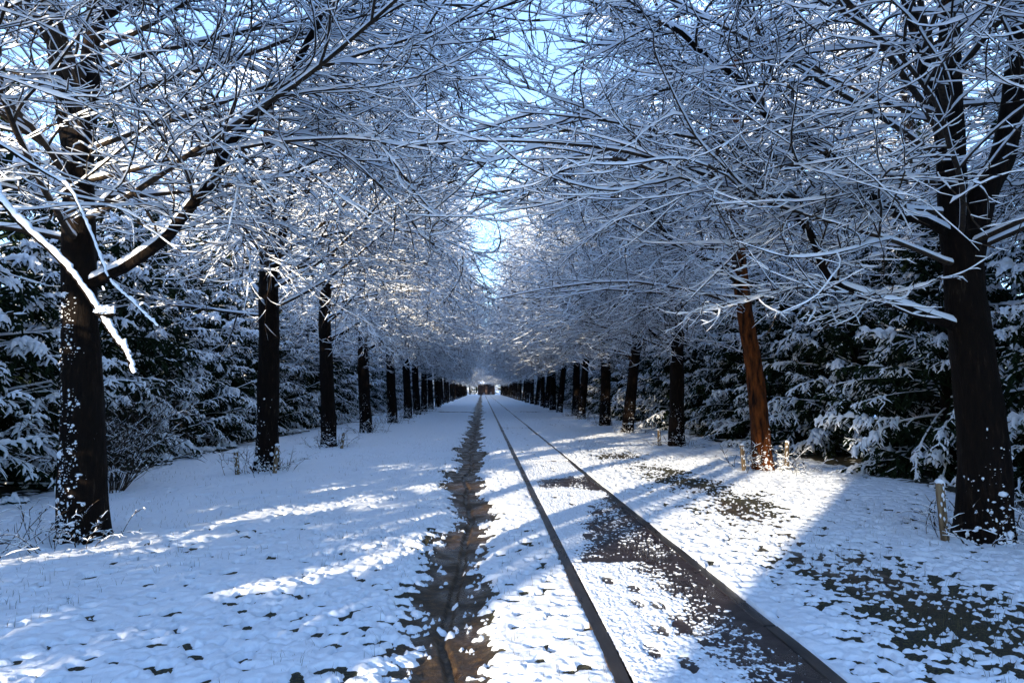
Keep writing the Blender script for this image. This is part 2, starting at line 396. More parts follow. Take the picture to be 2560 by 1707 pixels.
px = np.linspace(K1 + .002, K2 + 0.02, 130)
py = np.array(steps(1.5, END, lambda y: max(.008, .0030 * y)))
X, Y = np.meshgrid(px, py)
sl = np.floor((Y - 1.9) / 4.3); fy = (Y - 1.9) / 4.3 - sl; fx = (X - K1) / (K2 - K1)
T = 0.006 + 0.006 * fbm(X * 2, Y * 1.2, 61)
bare0 = smoothstep(-.12, .22, fx - 0.42 - 0.25 * (fy - .55) + 0.20 * fbm(X * 3, Y * 2, 62)) * 0.0125              # nearest slab: bare to the right
bare1 = smoothstep(-.1, .25, fx - .22 - 0.55 * fy + 0.15 * fbm(X * 3, Y * 2, 63) + .12 * (fy < .75)) * 0.0118
bare1 = bare1 * (1 - smoothstep(.80, .95, fy)) + .016 * (1 - smoothstep(0, .05, fy)) * (fx > .1)
bare2 = smoothstep(.30, .46, 1 - np.abs(fy - .22) * 2.2 + .3 * (fx - .7) - .25 + .2 * fbm(X * 3, Y, 64)) * (fx > .12) * 0.014
T = T - np.where(sl == 0, bare0, 0) - np.where(sl == 1, bare1, 0) - np.where(sl == 2, bare2, 0) - np.where(sl < 0, .012, 0)
T = T + 0.0080 * vn(X * 75, Y * 75, 65) + 0.0045 * vn(X * 25, Y * 25, 66) + 0.003
T = T - 0.03 * (np.minimum(fy, 1 - fy) * 4.3 < 0.035 + .02 * vn(X * 9, sl, 68))                # the joints stay bare
T = T - 0.004 * smoothstep(.8, 1, fx) * (Y < 12)
r = np.random.default_rng(11)
feet = [(1.02, 5.6), (1.18, 5.35), (1.12, 5.0), (1.26, 4.95), (1.14, 4.45), (1.30, 4.5), (1.0, 4.1), (1.16, 3.9), (1.12, 7.3), (1.22, 9.3), (1.45, 9.1), (1.05, 9.9), (1.3, 10.0)]
for k in range(95):
    y_ = 11 + k * 0.42; feet.append((1.12 + (.16 if k % 2 else -.04) + r.normal(0, .05) + (.28 if k % 3 == 0 else 0), y_ + r.normal(0, .06)))
for bx, by in feet:
    q = ((X - bx) / .055) ** 2 + ((Y - by - .0) / .13) ** 2
    T = T - 0.013 * (1 - smoothstep(.45, 1.3, q)) * (1 + .5 * vn(X * 30, Y * 30, 67))
ed = 0.02 + 0.012 * vn(Y * 5, Y * 0, 69)
T = np.where((X < K1 + ed * .4), T * .4, T)
slabz = 0.052 + 0.006 * np.sin(seams[0] + 4.3 * np.round((np.floor((Y - seams[0]) / 4.3))))
Zs = slabz + np.where(T > 0, np.minimum(T * 1.1 + .003, .022), -0.02)
snow2 = grid_obj('path_snow', X, Y, Zs, [M_snow]); snow2['kind'] = 'structure'

# ------------------------------------------------------------------ avenue trees
def trunk_mesh(mb, pts, rads, r, n=70, K=22, flare=0.5, cap=True):
    P = smooth_path(pts, n); zz = np.linspace(0, len(rads) - 1, n); R = np.interp(zz, np.arange(len(rads)), rads)
    seed = int(r.integers(1, 9999)); ph = r.random() * 6
    T, _, _ = frames(P[None]); T = T[0]
    ax = nrm(np.cross(T, np.array([0, 1.0, 0]))); bx = np.cross(T, ax)
    V = np.empty((n, K, 3))
    ang = np.linspace(0, 2 * np.pi, K, endpoint=False)
    for k, a in enumerate(ang):
        h = P[:, 2]
        d = 1 + 0.07 * vn(np.full(n, np.cos(a) * 2.2 + seed), h * 1.6 + np.sin(a) * 2.2, seed) + 0.05 * vn(np.full(n, k * .9 + seed), h * 5, seed + 1)
        d = d + flare * np.exp(-np.maximum(h, 0) / 0.14) * (0.6 + 0.5 * np.cos(3 * a + ph))
        V[:, k] = P + (ax * math.cos(a) + bx * math.sin(a)) * (R * d)[:, None]
    i = np.arange(n - 1)[:, None] * K; k = np.arange(K)[None]; k1 = (k + 1) % K
    F = np.stack([i + k, i + k1, i + K + k1, i + K + k], -1).reshape(-1, 4)
    mb.add(V.reshape(-1, 3), F[:, ::-1], 0)
    return P, R
_u = np.array([(math.cos(a) * math.sin(b_), math.sin(a) * math.sin(b_), math.cos(b_)) for b_ in (0.01, .8, 1.6, 2.4, 3.1) for a in np.arange(6) * math.pi / 3])
_uf = np.array([(i * 6 + k, i * 6 + (k + 1) % 6, (i + 1) * 6 + (k + 1) % 6, (i + 1) * 6 + k) for i in range(4) for k in range(6)])
def blobs(mb, pos, siz, r, m=0):
    for p, s in zip(pos, siz):
        mb.add(p + _u * s * (1 + r.normal(0, .14, (len(_u), 1))), _uf[:, ::-1], m)
def trunk_snow(mb, P, R, r, count, facing=(-.25, -1), zmax=2.2):
    """snow blown onto the bark on the side it came from, in clusters"""
    pos, siz = [], []; a0 = math.atan2(facing[1], facing[0])
    nc = max(3, count // 6); cz = zmax * r.random(nc) ** 1.3; ca = a0 + r.normal(0, .5, nc)
    for k in range(count):
        j = r.integers(nc); z = abs(cz[j] + r.normal(0, .09)); a = ca[j] + r.normal(0, .20); i = min(int(np.searchsorted(P[:, 2], z)), len(P) - 1)
        d = R[i] * (1.0 + .3 * math.exp(-z / .14)) + .002
        pos.append((P[i, 0] + math.cos(a) * d, P[i, 1] + math.sin(a) * d, z))
        s = .0038 * math.exp(r.normal(0, .6)) * (1.5 if z < .45 else 1); siz.append(np.array([s * r.uniform(.8, 2.6), s * .6, s * r.uniform(.6, 1.8)]))
    blobs(mb, pos, siz, r, 1)

CLEAR = (0, 1000); REACH = 99.0     # foot of the tree that grows, and how far over its crown may stretch
def pruned(P, L):
    W = P + np.array([CLEAR[0], CLEAR[1], 0]); x, y, z = W[..., 0], W[..., 1], W[..., 2]
    bad = (z < 2.15) | (np.abs(P[..., 0]) > REACH - (.05 if REACH < 6 and CLEAR[1] > 99 else 0) * np.maximum(z - 4.5, 0)) | ((np.abs(x - .3) < 1.7) & (z < 2.95))
    if CLEAR[1] < 3:
        bad |= ((z - 1.6 < .34 * np.maximum(y, .8)) & (y < 8)) | ((y > .3) & (y < 3.3) & (z - 1.6 < .68 * y) & (np.abs(x) < .9 * y))
    bad = bad.any(1); return P[~bad], L[~bad]
def crown_lines(r, limbs, LL, dens=1.0, fine=True):
    """limbs (M,n,3): adds side branches, twigs and twiglets; returns levels"""
    lv = []
    m2 = int(round(16 * dens))
    p, d, u = sprout(r, limbs, m2, .12, .98, 18, 54, -.05, .62)
    L2 = np.repeat(LL, m2) * (1.0 - .50 * u) * r.uniform(.36, .72, len(u))
    B2 = grow(r, p, d, L2, 14, np.linspace(.08, -.06, 13), .085); B2, L2 = pruned(B2, L2); lv.append((B2, L2))
    m3 = int(round(8 * dens))
    p, d, u = sprout(r, B2, m3, .08, .97, 18, 52, -.12, .70)
    L3 = np.repeat(L2, m3) * (1.0 - .45 * u) * r.uniform(.35, .75, len(u))
    B3 = grow(r, p, d, L3, 9, np.linspace(.09, -.13, 8), .14); B3, L3 = pruned(B3, L3); lv.append((B3, L3))
    if fine:
        p, d, u = sprout(r, B3, 3, .15, .95, 28, 70, .15, .6)
        L4 = np.repeat(L3, 3) * (1.0 - .4 * u) * r.uniform(.16, .5, len(u))
        B4 = grow(r, p, d, L4, 4, -.08, .2); B4, L4 = pruned(B4, L4); lv.append((B4, L4))
    return lv
def add_level(mb, r, B, R0, R1, S0, pat=TWIG):
    M, n, _ = B.shape
    tt = np.linspace(0, 1, n)[None]
    R = R0 + (R1 - R0) * tt; R = np.broadcast_to(R, (M, n)).copy() * r.uniform(.75, 1.25, (M, 1))
    S = S0 * r.uniform(.6, 1.3, (M, n)) * r.uniform(.7, 1.2, (M, 1)) * (1 - .25 * tt)
    q = r.random((M, n)); S = S * np.where(q < .12, .25, np.where(q > .93, 1.7, 1.0))     # gaps and clumps
    R[:, -1] *= .4; S[:, -1] *= .35
    tubes(mb, B, R, S, pat)

def make_crown(mb, r, P, R, side, n_limbs, z0, z1, reach, dens=1.0, bias=1.0, az0=0.0, spread=.85):
    """side: +1 when the avenue lies towards +x of the trunk"""
    zs = np.sort(z0 + (z1 - z0) * ((np.arange(n_limbs) + r.random(n_limbs)) / n_limbs) ** 1.25)
    ii = np.clip(np.searchsorted(P[:, 2], zs), 1, len(P) - 1)
    p0 = P[ii]
    az = np.where(r.random(n_limbs) < .72 * bias, r.normal(az0, spread, n_limbs), r.uniform(-math.pi, math.pi, n_limbs))
    hz = (zs - z0) / (z1 - z0)
    el = np.radians(12 + 26 * hz + r.normal(0, 7, n_limbs))
    d = np.stack([np.cos(az) * np.cos(el) * side, np.sin(az) * np.cos(el), np.sin(el)], -1)
    Ln = reach * (1.04 - .20 * np.clip(hz * 1.6 - .6, 0, 1)) * r.uniform(.72, 1.15, n_limbs)
    Ln = np.minimum(Ln, np.where(d[:, 0] * side > .2, (REACH - .1) / np.maximum(d[:, 0] * side, .2), 99))
    n = 16; sag = np.linspace(-.01, .05, n - 1)
    B1 = grow(r, p0, d, Ln, n, sag, .055); B1, Ln = pruned(B1, Ln); n_limbs = len(B1)
    tt = np.linspace(0, 1, n)[None]
    rr = (0.022 + .012 * r.random((n_limbs, 1)) + .006) * (1 - .78 * tt)
    S = .028 * r.uniform(.7, 1.2, (n_limbs, n)) * (.6 + .4 * (1 - tt))
    rr[:, -1] *= .5
    tubes(mb, B1, rr, S, LIMB)
    lv = crown_lines(r, B1, Ln, dens)
    for (B, Ls), (a, b_, s) in zip(lv, ((.0120, .0054, .027), (.0060, .0032, .0175), (.0036, .0022, .0120))):
        add_level(mb, r, B, a, b_, s)
    return B1
def limb_child(root, r, pts, r0, r1, mbc, dens=1.0, n=34, snow_h=.03, name='limb'):
    if r0 < .03: n = 110; snow_h = .017 if r0 > .01 else .012
    P = smooth_path(pts, n); P = P + r.normal(0, .004 if r0 > .03 else .0012, P.shape)
    R = np.linspace(r0, r1, n); mb = MB()
    S = snow_h * (r.uniform(.75, 1.2, n) if r0 > .03 else r.uniform(.55, 1.35, n) * (1 + .35 * np.sin(np.arange(n) * .55) * r.uniform(.3, 1, n)))
    tubes(mb, P[None], R[None], S[None], LIMB, steep=.84 if r0 > .03 else 1.25); mb.obj(name, [M_bark, M_tsnow], root)
    if dens > 0:
        Ls = np.array([np.linalg.norm(np.diff(P, axis=0), axis=1).sum()])
        for (B, Lx), (a, b_, s) in zip(crown_lines(r, P[None], Ls * .8, dens), ((.0120, .0054, .027), (.0060, .0032, .0175), (.0036, .0022, .0120))):
            add_level(mbc, r, B, a, b_, s)

ROWG = {'l': 'bare snow covered avenue trees in the row on the left', 'r': 'bare snow covered avenue trees in the row on the right'}
def avenue_tree(x, y, label, side, pts, rads, seed, limbs=(), n_limbs=24, z0=2.7, z1=8.2, reach=4.4, dens=1.0, snow_n=40, extra_trunks=(), zmax=2.2, bias=1.0, az0=0.0, spread=.85, bark=None, reach_max=99.0):
    global CLEAR, REACH
    r = np.random.default_rng(seed); CLEAR = (x, y) if x else (side * -4.7, 1000); REACH = reach_max
    root = thing('avenue_tree', (x, y, 0), label, 'tree', ROWG['l' if side > 0 else 'r'])
    mb = MB(); P, R = trunk_mesh(mb, pts, rads, r, flare=.22)
    for p2, r2 in extra_trunks: trunk_mesh(mb, p2, r2, r, n=40, K=14, flare=0)
    if snow_n: trunk_snow(mb, P, R, r, snow_n, zmax=zmax)
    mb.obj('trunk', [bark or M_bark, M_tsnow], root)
    mc = MB(); make_crown(mc, r, P, R, side, n_limbs, z0, z1, reach, dens, bias, az0, spread)
    for lp, a, b_, dn in limbs: limb_child(root, r, lp, a, b_, mc, dn)
    mc.obj('crown', [M_twig, M_tsnow], root)
    return root, P, R

def at(px, py, y):                # the place seen at (px, py) of the 2352 wide photograph, y metres down the avenue
    a, b_ = R_(2.5), R_(4.0); f = np.array([math.sin(a) * math.cos(b_), math.cos(a) * math.cos(b_), math.sin(b_)])
    u = np.array([-math.sin(a) * math.sin(b_), -math.cos(a) * math.sin(b_), math.cos(b_)]); q = np.array([math.cos(a), -math.sin(a), 0])
    d = f + q * (px - 1176) / 1568 + u * (784 - py) / 1568
    return np.array([0, 0, CAM_H]) + d * y / d[1]
def seen(pts, x, y):              # polyline of (px, py, depth) relative to a tree's foot
    return [tuple(at(*p) - np.array([x, y, 0])) for p in pts]
def rel(pts, x, y, d=None):       # points given as (across, height[, depth]) in the place -> relative to the tree's foot
    return [(p[0] - x, (p[2] if len(p) > 2 else y) - y, p[1]) for p in pts]

# near trees, each with its own trunk and limbs
L1x, L1y = -4.26, 7.63
avenue_tree(L1x, L1y, 'thick dark trunk on the left peppered with blown snow, long limb rising to the right', 1,
            [(0, 0, -.1)] + seen([(190, 1130, 7.63), (190, 900, 7.63), (181, 700, 7.63), (180, 500, 7.63), (184, 350, 7.63), (205, 180, 7.63), (224, 0, 7.63), (230, -300, 7.63)], L1x, L1y),
            [.25, .225, .20, .17, .155, .14, .11, .10, .05], 101,
            extra_trunks=[(seen([(178, 380, 7.63), (150, 240, 7.68), (132, 120, 7.73), (118, 0, 7.73), (90, -250, 7.73)], L1x, L1y), [.12, .11, .10, .08, .04])],
            limbs=[(seen([(205, 650, 7.63), (290, 610, 7.58), (380, 545, 7.53), (440, 470, 7.43), (490, 410, 7.38), (520, 340, 7.33), (590, 265, 7.28), (660, 190, 7.23), (710, 90, 7.23), (745, 5, 7.23), (770, -150, 7.23)], L1x, L1y), .075, .028, 1.5),
                   (seen([(200, 60, 7.63), (280, 12, 7.33), (420, -30, 7.13), (560, -80, 6.93)], L1x, L1y), .07, .03, 1.2)],
            n_limbs=30, z0=3.1, reach=5.1, reach_max=5.6, dens=.9, snow_n=800, zmax=2.6)
L2x, L2y = -4.19, 13.62
avenue_tree(L2x, L2y, 'second trunk of the left row, forked above head height, wooden stake at its foot', 1,
            [(0, 0, -.1)] + seen([(613, 1040, 13.62), (618, 831, 13.62), (617, 660, 13.62), (615, 480, 13.62), (618, 300, 13.62), (620, 100, 13.62)], L2x, L2y),
            [.235, .215, .195, .18, .15, .11, .05], 102,
            limbs=[(seen([(616, 665, 13.57), (632, 610, 13.52), (650, 530, 13.42), (675, 428, 13.32), (705, 363, 13.22), (730, 327, 13.22), (748, 220, 13.12), (775, 90, 13.12)], L2x, L2y), .10, .04, 1.6)],
            n_limbs=32, z0=3.0, reach=5.0, reach_max=5.0, dens=.9, snow_n=300, zmax=1.3)
R1x, R1y = 5.17, 6.93
avenue_tree(R1x, R1y, 'thick forked trunk at the right edge, two limbs reaching left over the path', -1,
            [(0, 0, -.1)] + seen([(2258, 1030, 6.93), (2236, 831, 6.93), (2218, 700, 6.93), (2210, 590, 6.93), (2190, 470, 6.90), (2184, 350, 6.90), (2182, 150, 6.90), (2182, 0, 6.90), (2190, -300, 6.90)], R1x, R1y),
            [.27, .235, .215, .205, .19, .14, .13, .11, .09, .04], 103,
            extra_trunks=[(seen([(2222, 600, 6.90), (2240, 500, 6.85), (2268, 425, 6.80), (2305, 350, 6.75), (2330, 200, 6.70), (2338, 60, 6.70), (2350, -200, 6.70)], R1x, R1y), [.16, .15, .14, .125, .11, .09, .05]),
                          (seen([(2185, 420, 6.90), (2155, 260, 6.90), (2130, 176, 6.90), (2108, 75, 6.90), (2085, 0, 6.90), (2030, -200, 6.90)], R1x, R1y), [.08, .08, .075, .07, .06, .03])],
            limbs=[(seen([(2225, 756, 7.05), (2195, 748, 6.90), (2120, 722, 6.85), (2050, 695, 6.80), (1985, 678, 6.80), (1915, 645, 6.75), (1885, 600, 6.75), (1862, 540, 6.70), (1820, 485, 6.70), (1770, 445, 6.60), (1680, 400, 6.60), (1560, 360, 6.50)], R1x, R1y), .070, .018, 1.5),
                   (seen([(2212, 552, 7.05), (2190, 540, 6.90), (2120, 505, 6.85), (2060, 490, 6.80), (1980, 425, 6.75), (1900, 350, 6.70), (1830, 300, 6.70), (1760, 262, 6.70), (1700, 185, 6.70), (1600, 108, 6.70), (1540, 60, 6.60), (1420, 10, 6.60)], R1x, R1y), .062, .022, 1.6)],
            n_limbs=28, z0=2.8, reach=5.1, reach_max=6.2, dens=.92, snow_n=160, zmax=1.1)
R2x, R2y = 5.3, 12.86
avenue_tree(R2x, R2y, 'leaning sunlit orange brown trunk on the right between two short stakes', -1,
            [(0, 0, -.1)] + seen([(1749, 1040, 12.86), (1741, 931, 12.86), (1730, 831, 12.86), (1712, 730, 12.86), (1698, 604, 12.86), (1693, 504, 12.86), (1690, 300, 12.86), (1688, 80, 12.86)], R2x, R2y),
            [.21, .185, .17, .16, .15, .14, .13, .10, .05], 104,
            limbs=[(seen([(1700, 650, 12.86), (1650, 610, 12.76), (1600, 582, 12.66), (1545, 555, 12.56), (1505, 500, 12.56), (1475, 455, 12.56), (1440, 395, 12.46), (1405, 310, 12.36)], R2x, R2y), .075, .035, 1.6)],
            n_limbs=30, z0=2.9, reach=4.9, reach_max=5.6, dens=.92, snow_n=90, zmax=.8, bark=M_sunbark)
# the two trees level with the camera: their branches hang into the picture from both sides
L0x, L0y = -4.2, 0.75
avenue_tree(L0x, L0y, 'tree past the left edge whose bright sunlit branch hangs into the picture', 1,
            [(0, 0, -.1), (0, 0, .6), (-.05, 0, 2.5), (0, 0, 5), (0, 0, 9)], [.24, .22, .19, .14, .05], 105,
            limbs=[([(0, 0, 3.4), (.9, 1.0, 3.0), (1.7, 1.6, 2.65)] + seen([(-60, 400, 2.6), (0, 460, 2.6), (60, 527, 2.6), (130, 590, 2.6), (190, 662, 2.6), (232, 728, 2.6), (262, 775, 2.6), (290, 812, 2.6), (305, 858, 2.6)], L0x, L0y), .011, .006, 0),
                   (seen([(226, 720, 2.6), (243, 722, 2.6), (260, 721, 2.6)], L0x, L0y), .011, .009, 0),
                   ([(0, 0, 4.2), (1.0, 1.5, 3.4)] + seen([(60, 370, 3.5), (150, 425, 3.5), (205, 530, 3.5), (250, 640, 3.5), (300, 690, 3.5), (360, 750, 3.5)], L0x, L0y), .008, .0035, .4)],
            n_limbs=18, z0=4.0, reach=4.6, dens=.85, snow_n=0, az0=.75, spread=.5, bias=1.3)
R0x, R0y = 5.2, 1.4
avenue_tree(R0x, R0y, 'tree past the right edge whose twigs reach in along the top', -1,
            [(0, 0, -.1), (0, 0, .6), (0, 0, 2.5), (0, 0, 5), (0, 0, 9)], [.25, .22, .19, .14, .05], 106,
            n_limbs=18, z0=4.0, reach=5.0, dens=.85, snow_n=0, az0=.7, spread=.5, bias=1.3)

# the rows beyond: four kinds, copied with their parts
protos = {}
for side in (1, -1):
    for k in range(2 if side < 0 else 3):
        r = np.random.default_rng(200 + k + (side > 0) * 10)
        lean = r.normal(0, .12, 2); top = r.normal(0, .3, 2)
        root, P, R = avenue_tree(0, 0, 'x', side, [(0, 0, -.1), (lean[0] * .2, lean[1] * .2, .6), (lean[0], lean[1], 2.4), (lean[0] * 1.4, lean[1] * 1.2, 4.2), (top[0], top[1], 6.5), (top[0], top[1], 9.8)],
                           [.235, .215, .19, .16, .11, .04], 300 + k + (side > 0) * 10, n_limbs=34, z0=2.6, reach=4.8 if side > 0 else 5.6, reach_max=4.1 + .35 * k if side > 0 else 4.9 + .45 * k, dens=.93, snow_n=120, zmax=1.3,
                           limbs=[([(lean[0], lean[1], 2.9), (side * .7, .1, 3.4), (side * 1.3, .3, 4.2), (side * 1.8, .3, 5.6), (side * 2.1, .2, 7.0)], .085, .03, 1.5)])
        protos[(side, k)] = root
ords = ['third', 'fourth', 'fifth', 'sixth', 'seventh', 'eighth', 'ninth', 'tenth', 'eleventh', 'twelfth']
def row(side, x0, y_list):
    r = np.random.default_rng(40 + side); nk = 2 if side < 0 else 3; nm = 'left' if side > 0 else 'right'
    for i, y in enumerate(y_list):
        lab = ('%s trunk from the camera in the %s row, bare and snow covered' % (ords[i], nm)) if i < 10 else \
              'one of the far dark trunks of the %s row that close up towards the end' % nm
        k = i % nk; x = x0 + r.normal(0, .10); rz = r.normal(0, .30); s = r.uniform(.93, 1.07); loc = (x, y, 0); sc = (s, s, s * r.uniform(.95, 1.1))
        if i < nk:
            o = protos[(side, k)]; o.location = loc; o.rotation_euler = (0, 0, rz); o.scale = sc; o['label'] = lab
        else:
            copy_thing(protos[(side, k)], loc, rz, sc, lab, ROWG['l' if side > 0 else 'r'])
row(1, -4.12, [19.35, 25.44, 32.92, 37.76, 42.8] + list(np.arange(48.8, 184, 6.0)))
row(-1, 5.25, [18.39, 24.06, 28.78, 35.25, 39.72] + list(np.arange(45.0, 184, 5.3)))

r = np.random.default_rng(61); i = 0
for side, x0, ya in ((1, -11.0, 26), (-1, 11.4, 8)):
    nm = 'left' if side > 0 else 'right'
    for y in np.arange(ya, 64, 7.0):
        s = r.uniform(1.1, 1.25)
        copy_thing(protos[(side, i % 2)], (x0 + r.normal(0, .3), y + r.normal(0, .5), 0), r.normal(0, 1.2), (s, s, s * 1.1), 'tall bare tree whose sunlit snowy top rises behind the spruces on the %s' % nm, 'tall bare trees behind the %s spruces' % nm); i += 1

# ------------------------------------------------------------------ spruces behind the rows
def make_conifer(seed, H=7.0, RB=2.3, label='x', laden=.9):
    r = np.random.default_rng(seed)
    root = thing('spruce_tree', (0, 0, 0), label, 'spruce')
    mt = MB(); trunk_mesh(mt, [(0, 0, -.1), (0, 0, H * .4), (0, 0, H)], [.14, .09, .01], r, n=20, K=8, flare=.2); mt.obj('trunk', [M_bark], root)
    mb = MB(); lev = np.arange(.12, H - .15, .30); p0, d0, ln = [], [], []
    for z in lev:
        f = 1 - z / H; rad = RB * (f ** .75) * (0.8 + .2 * min(1, z / .8)); nb = int(5 + 4 * f)
        a0 = r.random() * 6.28
        for k in range(nb):
            a = a0 + k * 6.283 / nb + r.normal(0, .2); q = rad * r.uniform(.62, 1.15)
            e = math.radians(r.normal(6 if z > 1 else 14, 12)) + .35 * (1 - f)
            p0.append((0, 0, max(.1, z + r.normal(0, .14)))); d0.append((math.cos(a) * math.cos(e), math.sin(a) * math.cos(e), math.sin(e))); ln.append(max(.25, q))
    p0 = np.array(p0); d0 = np.array(d0); ln = np.array(ln)
    B1 = grow(r, p0, d0, ln * 1.06, 9, .10, .05)
    B1[:, :, 2] = np.maximum(B1[:, :, 2], .07)
    sf = np.clip(r.normal(laden, .5, len(B1)), .10, 1.5)                 # how laden each bough is
    add_level(mb, r, B1, .020, .012, .030 * sf[:, None], SPRAY)
    m2 = 20
    p, d, u = sprout(r, B1, m2, .28, 1.0, 16, 58, -.45, .35)
    L2 = (.18 + .42 * (1 - u)) * r.uniform(.7, 1.25, len(u)) * np.repeat(np.clip(ln / 1.6, .55, 1.1), m2)
    B2 = grow(r, p, d, L2, 6, .42, .12); B2[:, :, 2] = np.maximum(B2[:, :, 2], .05)
    sf2 = np.repeat(sf, m2) * np.where(u < .60, .10, 1.0) * np.where(r.random(len(u)) < .15, .15, 1)
    add_level(mb, r, B2, .020, .016, .060 * sf2[:, None], SPRAY)
    m3 = 5
    p, d, u = sprout(r, B2, m3, .2, .98, 28, 65, -.25, .35)
    L3 = np.repeat(L2, m3) * r.uniform(.25, .5, len(u))
    B3 = grow(r, p, d, L3, 3, .45, .08); B3[:, :, 2] = np.maximum(B3[:, :, 2], .05)
    add_level(mb, r, B3, .016, .013, .050 * np.repeat(sf2, m3)[:, None], SPRAY)
    # needles that stick out below the snow
    for B, m in ((B2, 7), (B3, 2)):
        p, d, u = sprout(r, B, m, .05, 1.0, 25, 60, -.9, .5)
        l = r.uniform(.03, .065, len(p))[:, None]; w_ = nrm(np.cross(d, r.normal(0, 1, d.shape))) * .004
        V = np.stack([p - w_, p + w_, p + nrm(d + np.array([0, 0, -.3])) * l], 1)
        mb.add(V.reshape(-1, 3), np.arange(len(p) * 3).reshape(-1, 3), 0)
    mb.obj('crown', [M_needle, M_tsnow], root)
    return root
con = [make_conifer(500 + k, H=7.0, RB=(2.35, 2.15, 2.5)[k], laden=(.75, .42, .6)[k]) for k in range(3)]
cpos = []
r = np.random.default_rng(77)
for side in (-1, 1):
    y = 3.3 if side < 0 else 4.0; i = 0
    while y < (205 if side < 0 else 184):
        cpos.append((side, 0, i, (side * 8.25 + .15 + r.normal(0, .18), y + r.normal(0, .15)), r.uniform(.88, 1.12))); i += 1
        y += 2.75 if y < 70 else 3.4
    y = 3.0; i = 0
    while y < 90:
        cpos.append((side, 1, i, (side * 11.0 + r.normal(0, .3), y + r.normal(0, .3)), r.uniform(1.05, 1.25))); i += 1
        y += 3.3 if y < 60 else 5
def lab_con(side, rowi, i, y):
    nm = 'left' if side < 0 else 'right'
    if rowi: return 'dark spruce standing in the second rank behind the %s hedge of snowy spruces' % nm
    if y > 52: return 'one of the distant snow laden spruces closing the %s side of the avenue' % nm
    w_ = ['first', 'second', 'third', 'fourth', 'fifth', 'sixth', 'seventh', 'eighth', 'ninth', 'tenth', 'eleventh', 'twelfth', 'thirteenth', 'fourteenth', 'fifteenth', 'sixteenth', 'seventeenth', 'eighteenth', 'nineteenth', 'twentieth']
    return '%s snow laden spruce from the camera along the %s edge of the avenue' % (w_[min(i, 19)], nm)
first = {0: True, 1: True, 2: True}
for n_, (side, rowi, i, (x, y), s) in enumerate(cpos):
    k = n_ % 3; rz = r.uniform(0, 6.28); lab = lab_con(side, rowi, i, y)
    g = 'snow laden spruces behind the %s row of trees' % ('left' if side < 0 else 'right')
    if first[k]:
        o = con[k]; o.location = (x, y, 0); o.rotation_euler[2] = rz; o.scale = (s, s, s); o['label'] = lab; o['group'] = g; first[k] = False
    else: copy_thing(con[k], (x, y, 0), rz, (s, s, s), lab, g)
# unseen low spruces added behind the camera, sized to shade the ground in strips
for k, (x, y, s) in enumerate([(-7.2, .9, .42), (-7.5, -.2, .44), (-7.1, -1.1, .41), (-7.5, -2.1, .45), (-7.1, -3.0, .42), (-7.5, -3.9, .44), (-7.2, -4.9, .40)]):
    copy_thing(con[k % 3], (x, y, 0), k * 2.0, (s * 1.3, s * 1.3, s), 'unseen low spruce added behind the camera to shade the ground', 'unseen low spruces added for their shade')
# unseen bare-stemmed pines added farther back: their high crowns shade the avenue canopy
def make_pine():
    r = np.random.default_rng(900)
    root = thing('shade_pine', (0, 0, 0), 'unseen tall pine added behind the camera to shade the canopy', 'pine', 'unseen pines added for their shade')
    mt = MB(); trunk_mesh(mt, [(0, 0, -.1), (.1, 0, 5), (0, .1, 14)], [.25, .2, .05], r, n=30, K=12); mt.obj('trunk', [M_bark], root)
    mb = MB(); n = 110; zz = r.uniform(9.3, 14.2, n); a = r.uniform(0, 6.28, n); el = r.uniform(.05, .5, n)
    d = np.stack([np.cos(a) * np.cos(el), np.sin(a) * np.cos(el), np.sin(el)], -1)
    B1 = grow(r, np.stack([zz * 0, zz * 0, zz], -1), d, 3.1 - .35 * (zz - 9.3), 8, .02, .08); add_level(mb, r, B1, .03, .01, .02)
    p, d, u = sprout(r, B1, 12, .3, 1, 30, 60); B2 = grow(r, p, d, r.uniform(.4, .8, len(p)), 5, .0, .1); add_level(mb, r, B2, .03, .04, .03, SPRAY)
    p, d, u = sprout(r, B2, 6, .3, 1, 30, 60); B3 = grow(r, p, d, r.uniform(.15, .3, len(p)), 3, .0, .1); add_level(mb, r, B3, .03, .03, .03, SPRAY)
    mb.obj('crown', [M_needle, M_tsnow], root); return root
pine = make_pine(); pine.location = (-13.5, -9.5, 0)
for x, y in ((-14.5, -15.8), (-13.0, -12.6), (-17, -19), (-12.5, -8.0)):
    copy_thing(pine, (x, y, 0), x, (1, 1, 1), pine['label'], pine['group'])

# an unseen house added behind the camera: its edge draws the straight shadow
hs = thing('shadow_house', (0, 0, 0), 'unseen brick house added behind the camera to cast a straight shadow', 'house')
hx0, hx1, hy0, hy1, hz = -11.0, -2.0, -25.0, -13.7, 10.0
MB().box(hx0, hx1, hy0, hy1, -.2, hz).obj('wall', [M_brick], hs, False)
mb = MB(); xm = (hx0 + hx1) / 2
mb.add([(hx0 - .4, hy0 - .3, hz), (hx1 + .05, hy0 - .3, hz), (hx1 + .05, hy1 + .0, hz), (hx0 - .4, hy1 + .0, hz), (xm, hy0 - .3, hz + 3), (xm, hy1, hz + 3)],
       [(0, 1, 4, 4), (1, 2, 5, 4), (2, 3, 5, 5), (3, 0, 4, 5), (0, 3, 2, 1)], 0)
mb.obj('roof', [M_snow], hs, False)

